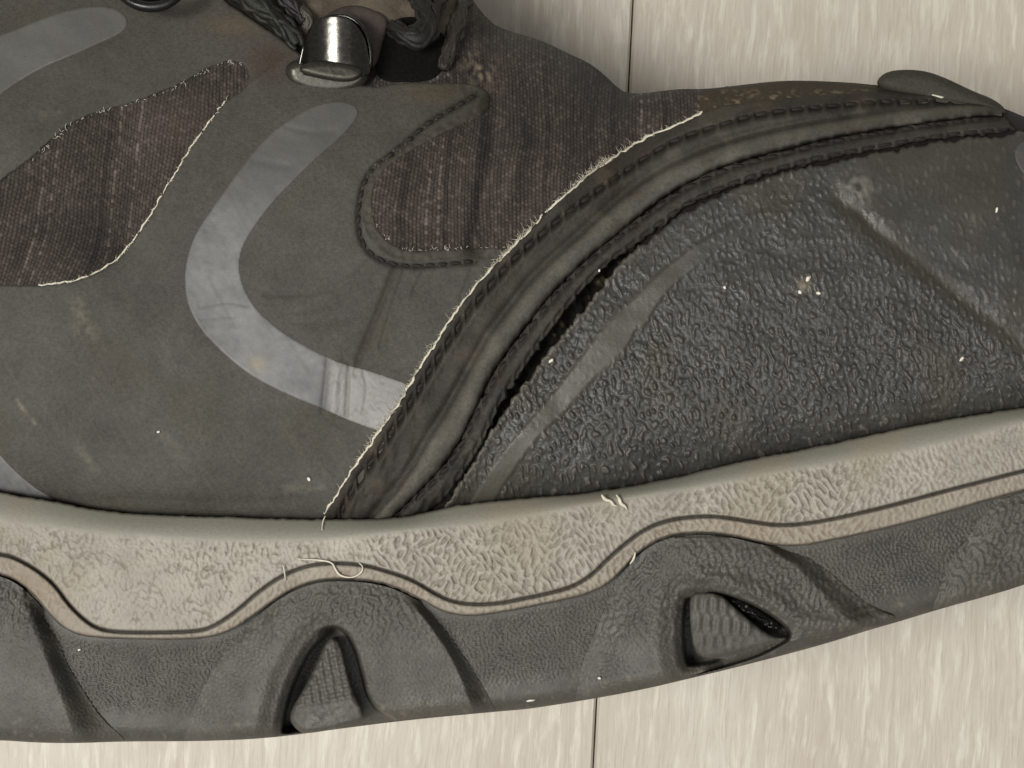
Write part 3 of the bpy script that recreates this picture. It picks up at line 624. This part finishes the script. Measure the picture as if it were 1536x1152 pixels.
def lug(outline, T, walls, dirt, notch=None, lit_edge=None):
    base_c = out_c(dirt)
    def col(x, y):
        c = base_c(x, y)
        if lit_edge is not None: c = mix(c, lin(120, 117, 109), .38 * np.exp(-(np.maximum(line_d(lit_edge, x, y) - 4, 0) / 16) ** 2) * (.8 + .25 * samp(N_sml, x, y)))  # walls turned to the lamp painted lighter along this line
        return c
    def h(x, y):
        dl = lip.dist(x, y)
        hh = -8 + edge_bot(x, y, 24, 30) + 6 * smooth(0, 26, dl)
        f = np.ones(len(x))
        for q, (A, B, far) in enumerate(walls):
            r = ramp(x, y, A, B)
            if A[0] in (vA_first):
                r = .30 * r + .70 * np.clip(pdist(chaikin(B, False, 1), x, y)[0] / 130, 0, 1); f = np.minimum(f, r); continue
            f = np.where(far(x, y), np.minimum(f, .5 * smooth(0.02, .98, r) + .5 * r), f)
        hh = hh + (T + 18) * f + 1.5 * np.tanh(1.3 * samp(N_lab2, x * .9, y * .9)) * smooth(4, 16, dl) * smooth(1000, 900, y + 0 * x) + .5 * samp(N_mid, x, y)
        hh = hh + .5 * samp(N_peb, x, y) * .7
        if notch is notchC:
            dl_ = line_d([(1050,868),(1112,878),(1166,905),(1206,936),(1262,938),(1330,925)], x, y)
            hh = hh + 9 * np.exp(-(dl_ / 15) ** 2)
        if notch is not None:
            sd = poly_sd(notch, x, y)
            cx = notch[:, 0].mean(); lf = smooth(cx + 10, cx - 25, x)
            hh = hh - (1 - lf) * 80 * smooth(-2.5, 3.5, sd) - lf * (22 * smooth(-5, 13, sd) + 64 * smooth(9, 15, sd)) - (3 + 9 * lf) * smooth(-16 - 14 * lf, -2, sd)
        return hh + sole_g(x)
    return panel('lug', outline, h, col, M_out, shoe, step=1.8, thick=1.5, edge=0, skirt=30)
lipd = lambda a, b, o=3: [(x, y + o) for x, y in lip.pts(a, b, 8)]
botd = lambda a, b, o=-2: [(x, y + o) for x, y in bottom.pts(a, b, 8)]
# lug by the left edge of the picture
wA = [(36,905),(41,922),(60,967),(82,1024),(101,1072),(112,1114)]; wB = [(72,925),(88,960),(97,990),(124,1035),(150,1076),(190,1112)]
lug(chaikin(lipd(-130, 72) + wB + botd(185, 52) + [(27,1106),(4,1068),(-40,1000),(-130,960)], True, 1), 20, [(wA, wB, lambda x, y: x > np.interp(y, [p[1] for p in wA], [p[0] for p in wA]))], .5)
# arched lug with the narrow notch
wA = [(585,884),(612,907),(642,941),(669,979),(687,1020),(699,1057),(704,1078)]; wB = [(640,905),(652,922),(678,960),(708,1003),(732,1044),(744,1070)]
vA = [(425,905),(410,960),(392,1003),(362,1050),(340,1112)]; vB = [(366,938),(344,965),(324,1000),(296,1046),(276,1112)]
lug(chaikin(lipd(366, 640) + wB + botd(744, 276) + vB[::-1], True, 1), 20,
    [(wA, wB, lambda x, y: x > np.interp(y, [p[1] for p in wA], [p[0] for p in wA])), (vA, vB, lambda x, y: x < np.interp(y, [p[1] for p in vA], [p[0] for p in vA]))], .55, notchB, [(a + 14, b) for a, b in vB])
# arched lug with the wide notch
wA = [(1120,806),(1144,824),(1176,840),(1210,874),(1238,908),(1262,932),(1285,948)]; wB = [(1172,818),(1202,830),(1240,855),(1278,888),(1315,915),(1352,928)]
vA = [(960,880),(944,935),(928,975),(915,1010),(905,1048)]; vB = [(918,888),(894,943),(879,980),(870,1006),(862,1054)]
lug(chaikin(lipd(918, 1168) + wB + [(1297,941),(1245,952),(1195,958),(1150,975),(1090,996),(1030,1016)] + botd(1000, 862) + vB[::-1], True, 1), 22,
    [(wA, wB, lambda x, y: y < np.interp(x, [p[0] for p in wA], [p[1] for p in wA])), (vA, vB, lambda x, y: x < np.interp(y, [p[1] for p in vA], [p[0] for p in vA]))], .5, notchC, [(a + 14, b) for a, b in vB])
vA = [(1502,768),(1492,808),(1466,846),(1450,872),(1440,897),(1434,912)]; vB = [(1468,768),(1457,803),(1427,834),(1415,862),(1405,893),(1397,918)]
lug(chaikin(lipd(1468, 1685) + [(1695,780)] + botd(1680, 1398) + vB[::-1], True, 1), 3, [(vA, vB, lambda x, y: x < np.interp(y, [p[1] for p in vA], [p[0] for p in vA]))], .6, None, [(a + 12, b) for a, b in vB])
def wedge_h(lift, px, py, ang):
    def f(x, y):
        c, s = math.cos(ang), math.sin(ang)
        u = (x * c + y * s) / px; v = (-x * s + y * c) / py
        return lift + 1.6 * np.tanh(2 * np.sin(u * 2 * math.pi) * np.sin(v * 2 * math.pi)) * smooth(-30, -50, bottom.dist(x, y)) + sole_g(x) + .4 * samp(N_sml, x, y)
    return f
panel('lug_wedge', wedgeB, wedge_h(6, 17, 17, .6), out_c(.3), M_out, shoe, step=1.6, thick=12, edge=9, skirt=40)
panel('lug_wedge', wedgeC, wedge_h(9, 15, 60, .1), out_c(.45), M_out, shoe, step=1.6, thick=10, edge=9, skirt=40)
panel('glue_blob', chaikin([(1088,897),(1108,898),(1130,910),(1150,925),(1172,938),(1168,948),(1140,938),(1112,922)], True, 2), lambda x, y: -20 + sole_g(x) + 4 * samp(N_sml, x * 1.4, y * 1.4), const((.01, .01, .009)), M_glue, shoe, step=1.6, thick=14, edge=9, skirt=20)

# ------------------------------------------------------------ stitches
def stitch_mesh(L=19, r=2.3):
    V, F = [], []; n, sg = 7, 6
    for i in range(n):
        t = i / (n - 1); z = math.sin(math.pi * t); rr = r * (0.35 + .65 * z ** .5)
        for j in range(sg):
            a = 2 * math.pi * j / sg; V.append(((t - .5) * L * S, rr * math.cos(a) * S, (rr * .8 * math.sin(a) + 1.4 * z) * S))
    for i in range(n - 1):
        for j in range(sg): F.append([i * sg + j, i * sg + (j + 1) % sg, (i + 1) * sg + (j + 1) % sg, (i + 1) * sg + j])
    F += [list(range(sg)), [(n - 1) * sg + j for j in range(sg)][::-1]]
    return mesh_from('stitch', V, F, None, M_thread)
st_long, st_short = stitch_mesh(23, 4.0), stitch_mesh(16, 3.4)
def put_stitch(q0, q1, hf, me, off, twist):
    xx = np.array([q0[0], q1[0], (q0[0] + q1[0]) / 2]); yy = np.array([q0[1], q1[1], (q0[1] + q1[1]) / 2])
    a, b, c = world_pt(xx, yy, hf(xx, yy) + off)
    X = Vector(b - a).normalized(); Yv = Vector((0, 0, 1)).cross(X).normalized(); Z = X.cross(Yv)
    R = Matrix((X, Yv, Z)).transposed() @ Matrix.Rotation(twist + random.gauss(0, .07), 3, 'Z')
    o = link('stitch', me, shoe); o.matrix_world = Matrix.Translation(Vector(c)) @ R.to_4x4() @ Matrix.Diagonal((random.uniform(.85, 1.1), random.uniform(.8, 1.25), 1, 1))
def stitch_row(P, hf, gap, me, off=0.0, twist=0.16):
    Q = resample(chaikin(P, False, 1), gap)
    for i in range(len(Q) - 1): put_stitch(Q[i], Q[i + 1], hf, me, off, twist)
def seam(C, a, b, gap, me, yfun, hf, off, twist):
    """stitches between the needle holes of line C (holes at whole multiples of gap along it)"""
    xs = np.linspace(a, b, 900); ar = C.arc(xs); k = int(ar[0] // gap) + 1
    while (k + 1) * gap < ar[-1]:
        x0, x1 = np.interp([k * gap, (k + 1) * gap], ar, xs); put_stitch((x0, yfun(x0)), (x1, yfun(x1)), hf, me, off, twist); k += 1
fr_ = lambda A, B, f: (lambda x: float(A(x)) * (1 - f) + float(B(x)) * f)
seam(E1, 505, 1440, 27, st_long, lambda x: float(E1(x)) - 1, lambda x, y: band1_h(x, y) + 6, -.6, -.16)
seam(E3, 640, 1495, 26, st_long, fr_(E3, E4, .22), lambda x, y: band2_h(x, y) + 2.5, .2, -.2)
seam(E4, 960, 1505, 26, st_long, fr_(E3, E4, .86), lambda x, y: band2_h(x, y) + 2.5, -.3, -.15)
stitch_row(stitchF, lambda x, y: over_h(x, y) + 6, 19, st_short, .2, -.25)

# ------------------------------------------------------------ laces, tongue, hook
def hz(x, y): return float(upper_h(np.array([float(x)]), np.array([float(y)]))[0])
tongue = [(330,-60),(700,-60),(690,20),(660,60),(600,75),(480,75),(440,50),(380,20)]
panel('tongue', chaikin(tongue, True, 2), lambda x, y: upper_h(x, y) + 1 + 2 * samp(N_mid, x, y), trim_c(lin(132, 119, 102), lin(150, 138, 118)), M_suede, shoe, step=3, thick=2, edge=4, skirt=10)
pull = chaikin([(470,60),(482,28),(505,12),(530,7),(552,11),(574,20),(585,33),(578,52),(572,72),(566,98),(540,112),(500,110)], True, 2)
panel('lace_loop', pull, lambda x, y: upper_h(x, y) + 6, trim_c(lin(108, 96, 92), lin(128, 114, 106), .3), M_suede, shoe, step=2, thick=12, edge=12, skirt=16)
panel('eyelet_hole', chaikin([(579,45),(592,28),(620,24),(650,30),(672,60),(668,100),(650,121),(610,124),(570,122),(562,100),(572,70)], True, 2), lambda x, y: upper_h(x, y) + 3, const(lin(16, 15, 14)), M_gap, shoe, step=2, thick=2, edge=3, skirt=5)
def lace(P, r, c, turns=None):
    """a plaited cord: a core wrapped by six strands in both directions"""
    p = np.array([(x, y, hz(x, y) + h) for x, y, h in P], float)
    for _ in range(3):
        a_, b_ = p[:-1], p[1:]; q = np.empty((len(a_) * 2, 3)); q[0::2] = a_ * .75 + b_ * .25; q[1::2] = a_ * .25 + b_ * .75; p = np.vstack([p[:1], q, p[-1:]])
    d = np.r_[0, np.cumsum(np.linalg.norm(np.diff(p, axis=0), axis=1))]; n = int(d[-1] / 2.2); t = np.linspace(0, d[-1], n)
    p = np.stack([np.interp(t, d, p[:, k]) for k in range(3)], 1); rr = np.interp(np.linspace(0, 1, n), np.linspace(0, 1, len(r)), r)
    T = np.gradient(p, axis=0); T /= np.linalg.norm(T, axis=1)[:, None]; A = np.cross(T, [0, 0, 1.0]); A /= np.linalg.norm(A, axis=1)[:, None] + 1e-9; B = np.cross(A, T)
    VV, FF, n0 = [], [], 0
    v, f = tube(None, p[::3], rr[::3] * .8, None, None, seg=8, step=3); VV.append(v); FF += f; n0 += len(v)
    for k in range(6):
        sg = 1 if k % 2 else -1; ph = t / (rr.mean() * 2.4) * sg + k * math.pi / 3
        wob = .78 + .12 * np.sin(t / rr.mean() * 3.6 + k * 2)
        q = p + (np.cos(ph) * rr * wob)[:, None] * A + (np.sin(ph) * rr * wob * .8)[:, None] * B
        v, f = tube(None, q[::2], rr[::2] * .34, None, None, seg=5, step=2.5); VV.append(v); FF += [[i + n0 for i in g] for g in f]; n0 += len(v)
    V = np.vstack(VV); return link('lace', mesh_from('lace', V, FF, np.tile(np.array(c), (len(V), 1)), M_lace), shoe)
lc = lin(50, 47, 40)
lace([(588,40,14),(605,54,30),(630,62,36),(646,44,34),(640,18,30),(622,-10,22)], [13, 15, 16, 14], lc)
lace([(668,-20,20),(655,8,28),(644,34,30),(622,46,28),(598,60,16)], [10, 12, 11, 9], lin(58, 54, 46))
lace([(700,-10,14),(690,24,20),(680,60,20),(664,104,8)], [12, 14, 13, 9], lin(82, 72, 62))
lace([(340,-30,12),(372,-2,20),(405,22,22),(432,44,16),(448,70,4)], [15, 17, 16, 13], lin(52, 52, 38))
lace([(400,-30,18),(424,-6,24),(442,12,22),(456,34,14)], [12, 13, 12], lin(44, 42, 38))
lace([(446,8,20),(456,20,24),(464,34,20),(458,46,12)], [7, 9, 9, 6], lin(120, 112, 100))
# dark rim of the eyelet at the top edge
tube('eyelet_rim', [(175,-14,8),(196,4,12),(222,12,13),(250,8,12),(275,-12,8)], [7, 8, 8, 7], M_plate, shoe, None, seg=10)
panel('eyelet_hole', chaikin([(170,-50),(280,-50),(272,-8),(225,6),(180,-8)], True, 2), lambda x, y: over_h(x, y) + 6, const(lin(16, 15, 14)), M_gap, shoe, step=3, thick=1, edge=1, skirt=3)

hook = bpy.data.objects.new('lace_hook', None); COL.objects.link(hook); hook.parent = shoe
hb = hz(495, 100) + 8
plate = chaikin([(428,118),(427,100),(440,90),(470,84),(520,88),(548,96),(556,112),(550,128),(529,140),(494,145),(462,141),(438,133)], True, 2)
panel('hook_plate', plate, lambda x, y: hb - (x - 495) * .05 - np.clip(y - 110, -40, 60) * .18 + 0 * x, const((.055, .052, .041)), M_plate, hook, step=1.6, thick=15, edge=16, skirt=20)
# bent sheet of the hook: arch across, leaning back to the laces
def arch():
    V, F = [], []; nu, nv = 40, 26
    left, right = 452, 554
    for i in range(nv):
        v = i / (nv - 1)                                   # 0 at the plate, 1 at the crown
        half = 51 * (1 - v ** 2.6) ** (1 / 2.2) if v < 1 else 0
        half = max(half, 0.8); cx = 503 - 3 * v + 2 * (1 - v); yy = 112 - 90 * v
        for j in range(nu):
            u = -1 + 2 * j / (nu - 1); x = cx + half * u
            dome = 46 * math.sqrt(max(0, 1 - ((x - 511) / 61) ** 2)); h = hb + 10 + dome + 9 * v
            V.append(world_pt(x, yy + 6 * (1 - u * u) * (1 - v), h))
    for i in range(nv - 1):
        for j in range(nu - 1): a = i * nu + j; F.append([a, a + 1, a + nu + 1, a + nu])
    me = mesh_from('hook_arch', np.array(V), F, None, M_metal); o = link('hook_arch', me, hook)
    m = o.modifiers.new('thick', 'SOLIDIFY'); m.thickness = 5 * S; m.offset = -1
arch()
panel('hook_mouth', chaikin([(446,104),(458,94),(480,90),(510,92),(536,98),(546,108),(538,120),(515,124),(480,118),(456,112)], True, 2), lambda x, y: hb + 55 + 0 * x - (x - 496) * .04, const((.045, .043, .033)), M_plate, hook, step=1.6, thick=8, edge=10, skirt=30)
rim = [(448,112,40),(451,90,46),(457,66,50),(467,43,52),(480,29,52),(500,23,50),(520,24,50),(536,33,50),(547,48,48),(554,68,46),(556,90,42),(551,112,36)]
tube('hook_rim', [(x, y, hb + h - 30) for x, y, h in rim], [3.0, 3.0, 3.4, 4.6, 4.2], M_metal, hook, None, seg=10, step=2.5)

# ------------------------------------------------------------ grit and threads caught on the shoe (things of their own)
def crumb(x, y, r, hf, label, st=1.0, ang=0.0):
    V, F = [], []; rows, seg = 5, 7; rr = random.Random(int(x * 7 + y))
    for i in range(rows):
        ph = math.pi * (i + .5) / rows
        for j in range(seg):
            a = 2 * math.pi * j / seg; k = r * S * rr.uniform(.4, 1.05)
            px, py = k * math.sin(ph) * math.cos(a) * st, k * math.sin(ph) * math.sin(a)
            V.append((px * math.cos(ang) - py * math.sin(ang), px * math.sin(ang) + py * math.cos(ang), k * math.cos(ph) * .7))
    for i in range(rows - 1):
        for j in range(seg): F.append([i * seg + j, (i + 1) * seg + j, (i + 1) * seg + (j + 1) % seg, i * seg + (j + 1) % seg])
    F += [list(range(seg)), [(rows - 1) * seg + j for j in range(seg)][::-1]]
    o = link('grit_crumb', mesh_from('grit_crumb', V, F, None, M_grit)); h = float(hf(np.array([float(x)]), np.array([float(y)]))[0])
    o.location = world_pt(x, y, h + r * .5); o['label'] = label; o['category'] = 'crumb'; o['group'] = 'specks of pale grit on the shoe'
crumb(1466, 145, 5.0, lambda x, y: upper_h(x, y) + 24, 'white bead put in as a highlight on the tab at the very top of the toe', 1.7, -.3)  # bead added as a painted highlight on the tab, not grit
ovh = lambda x, y: over_h(x, y) + 6; toh = lambda x, y: toe_h(x, y) + 7
crumb(238, 648, 3.4, ovh, 'tiny white speck on the plain grey side panel below the curved silver stripe', 1.0)
crumb(463, 719, 4.2, ovh, 'white flake on the side panel just left of the frayed seam foot', 1.3, -.3)
crumb(1443, 538, 3.2, toh, 'thin white fleck at the right of the grainy toe cap', 2.4, .9)
crumb(1495, 315, 3.0, toh, 'small white fleck high on the right end of the toe cap', 2.2, 1.4)
crumb(1212, 418, 4.0, toh, 'upper pale crumb of the cluster in the middle of the toe cap', 1.6, .8)
crumb(1228, 440, 3.8, toh, 'lower right pale crumb of the cluster in the middle of the toe cap', 1.2)
crumb(1200, 438, 4.5, toh, 'lower left pale crumb of the cluster in the middle of the toe cap', .8)
crumb(1087, 431, 2.6, toh, 'tiny pale speck on the toe cap beside its smooth ridge', 1.5, -.9)
crumb(899, 406, 3.0, lambda x, y: band2_h(x, y) + 2, 'pale speck at the upper end of the torn opening', 1.0)
crumb(827, 541, 3.4, toh, 'pale speck on the toe cap lip at the middle of the tear', 1.7, 1.0)
oh = lambda x, y: base_h(x, y) + 24
crumb(795, 1051, 3.0, lambda x, y: base_h(x, y) + 4, 'short white streak near the bottom edge of the outsole', 3.2, .15)
crumb(899, 1017, 2.8, oh, 'white speck low on the outsole lug with the wide notch', 1.2)
crumb(119, 975, 2.6, lambda x, y: base_h(x, y) + 3, 'white speck on the outsole under the left dip of the midsole', 1.2)
def thread(P, r, label, name='loose_thread'):
    x = np.array([p[0] for p in P], float); y = np.array([p[1] for p in P], float)
    h = mid_h(x, y) + 5
    for k in range(len(P)): h[k] = max(h[k], np.median(h))
    o = tube(name, list(zip(x, y, h + np.array([p[2] for p in P]))), r, M_pale, None, None, seg=5, step=2); o['label'] = label; o['category'] = 'thread'
thread([(444,838,1),(458,839,3),(478,840,3),(498,843,3),(503,854,2),(510,864,2),(528,867,3),(542,860,3),(545,850,4),(538,844,3)], [.5, 1.0, 1.6, 1.2, 1.8, 1.0, 1.5, .6], 'curled cream thread caught in the midsole groove above the arched lug')
thread([(424,847,2),(427,858,4),(428,871,1)], [.7, 1.1, .6], 'short upright pale fibre on the midsole groove left of the curled thread')
thread([(488,774,2),(484,782,4),(483,795,2)], [.8, 1.1, .8], 'short pale thread hanging from the foot of the frayed seam onto the midsole')
thread([(902,742,1),(908,750,4),(916,751,5),(921,759,3),(926,758,1)], [1.0, 3.2, 2.2, 2.8, .6], 'left pale shred of torn foam on the top edge of the midsole')
thread([(924,742,1),(929,748,4),(931,756,5),(938,759,4),(941,766,1)], [.8, 2.6, 3.0, 1.8, .5], 'right pale shred of torn foam on the top edge of the midsole')
thread([(953,828,0),(951,838,3),(945,846,1)], [1, 1.9, .8], 'pale flake peeling from the lip where the midsole rises to the right lug')

# ------------------------------------------------------------ laminate floor
def floor_mat():
    m = bpy.data.materials.new('whitewashed_laminate'); m.use_nodes = True; nt = m.node_tree; b = nt.nodes['Principled BSDF']; L = nt.links.new
    tc = nn(nt, 'ShaderNodeTexCoord'); oi = nn(nt, 'ShaderNodeObjectInfo')
    add = nn(nt, 'ShaderNodeVectorMath', operation='ADD'); cm = nn(nt, 'ShaderNodeCombineXYZ')
    sc = nn(nt, 'ShaderNodeMath', operation='MULTIPLY'); sc.inputs[1].default_value = 7.3; L(oi.outputs['Random'], sc.inputs[0]); L(sc.outputs[0], cm.inputs[0]); L(sc.outputs[0], cm.inputs[2])
    L(tc.outputs['Object'], add.inputs[0]); L(cm.outputs[0], add.inputs[1])
    # slow wander of the grain
    wn = nn(nt, 'ShaderNodeTexNoise'); wn.inputs['Scale'].default_value = 14; wn.inputs['Detail'].default_value = 2; L(add.outputs[0], wn.inputs['Vector'])
    ws = nn(nt, 'ShaderNodeVectorMath', operation='SCALE'); ws.inputs['Scale'].default_value = 0.007; L(wn.outputs['Color'], ws.inputs[0])
    w2 = nn(nt, 'ShaderNodeTexNoise'); w2.inputs['Scale'].default_value = 90; w2.inputs['Detail'].default_value = 3; L(add.outputs[0], w2.inputs['Vector'])
    w3 = nn(nt, 'ShaderNodeVectorMath', operation='SCALE'); w3.inputs['Scale'].default_value = 0.0016; L(w2.outputs['Color'], w3.inputs[0])
    w4 = nn(nt, 'ShaderNodeVectorMath', operation='ADD'); L(ws.outputs[0], w4.inputs[0]); L(w3.outputs[0], w4.inputs[1])
    wa = nn(nt, 'ShaderNodeVectorMath', operation='ADD'); L(add.outputs[0], wa.inputs[0]); L(w4.outputs[0], wa.inputs[1])
    def streak(sx, sy, detail, lo, hi, rough=.6):
        mp = nn(nt, 'ShaderNodeMapping'); mp.inputs['Scale'].default_value = (sx, sy, 20); L(wa.outputs[0], mp.inputs['Vector'])
        n = nn(nt, 'ShaderNodeTexNoise'); n.inputs['Scale'].default_value = 1; n.inputs['Detail'].default_value = detail; n.inputs['Roughness'].default_value = rough
        L(mp.outputs[0], n.inputs['Vector'])
        r = nn(nt, 'ShaderNodeMapRange', interpolation_type='SMOOTHSTEP'); r.inputs['From Min'].default_value = lo; r.inputs['From Max'].default_value = hi; L(n.outputs['Fac'], r.inputs['Value'])
        return r.outputs[0]
    def mixc(fac, a, bcol, k=1.0):
        mx = nn(nt, 'ShaderNodeMix', data_type='RGBA'); mx.inputs[7].default_value = (*bcol, 1)
        if isinstance(a, tuple): mx.inputs[6].default_value = (*a, 1)
        else: L(a, mx.inputs[6])
        ml = nn(nt, 'ShaderNodeMath', operation='MULTIPLY'); ml.inputs[1].default_value = k; L(fac, ml.inputs[0]); L(ml.outputs[0], mx.inputs[0])
        return mx.outputs[2]
    c = mixc(streak(35, 6, 3, .35, .65), tuple(lin(195, 187, 173)), tuple(lin(184, 174, 159)), .8)
    c = mixc(streak(480, 60, 6, .50, .64), c, tuple(lin(226, 220, 204)), .4)
    c = mixc(streak(1900, 130, 4, .46, .64), c, tuple(lin(170, 158, 141)), .36)
    c = mixc(streak(240, 70, 6, .56, .70), c, tuple(lin(228, 222, 207)), .34)
    c = mixc(streak(170, 60, 6, .55, .72), c, tuple(lin(180, 168, 152)), .45)
    L(c, b.inputs['Base Color']); b.inputs['Roughness'].default_value = .42; b.inputs['Specular IOR Level'].default_value = .35
    bp = nn(nt, 'ShaderNodeBump'); bp.inputs['Distance'].default_value = .00008; bp.inputs['Strength'].default_value = 1
    L(streak(420, 26, 4, .4, .7), bp.inputs['Height']); L(bp.outputs[0], b.inputs['Normal'])
    return m
M_floor = floor_mat()
M_joint = mat('dark_joint', .8, .2, color=lin(92, 72, 54), bumps=(), speck=.1)
ANG = -math.atan2(60, 1152)
Kf = CAM_Z * K
jx = (920 - W / 2) * Kf                                       # where the joint crosses the picture's middle
fl = bpy.data.meshes.new('floor'); fl.from_pydata([(-3, -3, -.009), (3, -3, -.009), (3, 3, -.009), (-3, 3, -.009)], [], [[0, 1, 2, 3]]); fl.materials.append(M_joint)
floor = link('floor', fl); floor['kind'] = 'structure'; floor.rotation_euler = (0, 0, ANG); floor.location = (jx, 0, 0)
PW = 0.192
def plank_mesh(w, l):
    b = .0006; r = .0011; x0, x1, y0, y1 = -w / 2 + b * .28, w / 2 - b * .28, -l / 2 + b * .28, l / 2 - b * .28
    V = [(x0, y0, -.009), (x1, y0, -.009), (x1, y1, -.009), (x0, y1, -.009), (x0, y0, -.0007), (x1, y0, -.0007), (x1, y1, -.0007), (x0, y1, -.0007),
         (x0 + .0005, y0 + .0005, 0), (x1 - .0005, y0 + .0005, 0), (x1 - .0005, y1 - .0005, 0), (x0 + .0005, y1 - .0005, 0)]
    F = [[3, 2, 1, 0], [0, 1, 5, 4], [1, 2, 6, 5], [2, 3, 7, 6], [3, 0, 4, 7], [4, 5, 9, 8], [5, 6, 10, 9], [6, 7, 11, 10], [7, 4, 8, 11], [8, 9, 10, 11]]
    me = bpy.data.meshes.new('plank'); me.from_pydata(V, [], F); me.materials.append(M_floor); return me
pm = plank_mesh(PW, 1.285)
for i in range(-5, 5):
    for j in (-1, 0, 1):
        o = link('plank', pm, floor); o.location = ((i + .5) * PW, j * 1.285 + ((i * 0.47) % 1 - .5) * .5, 0.0)
for m in bpy.data.meshes: m.update()
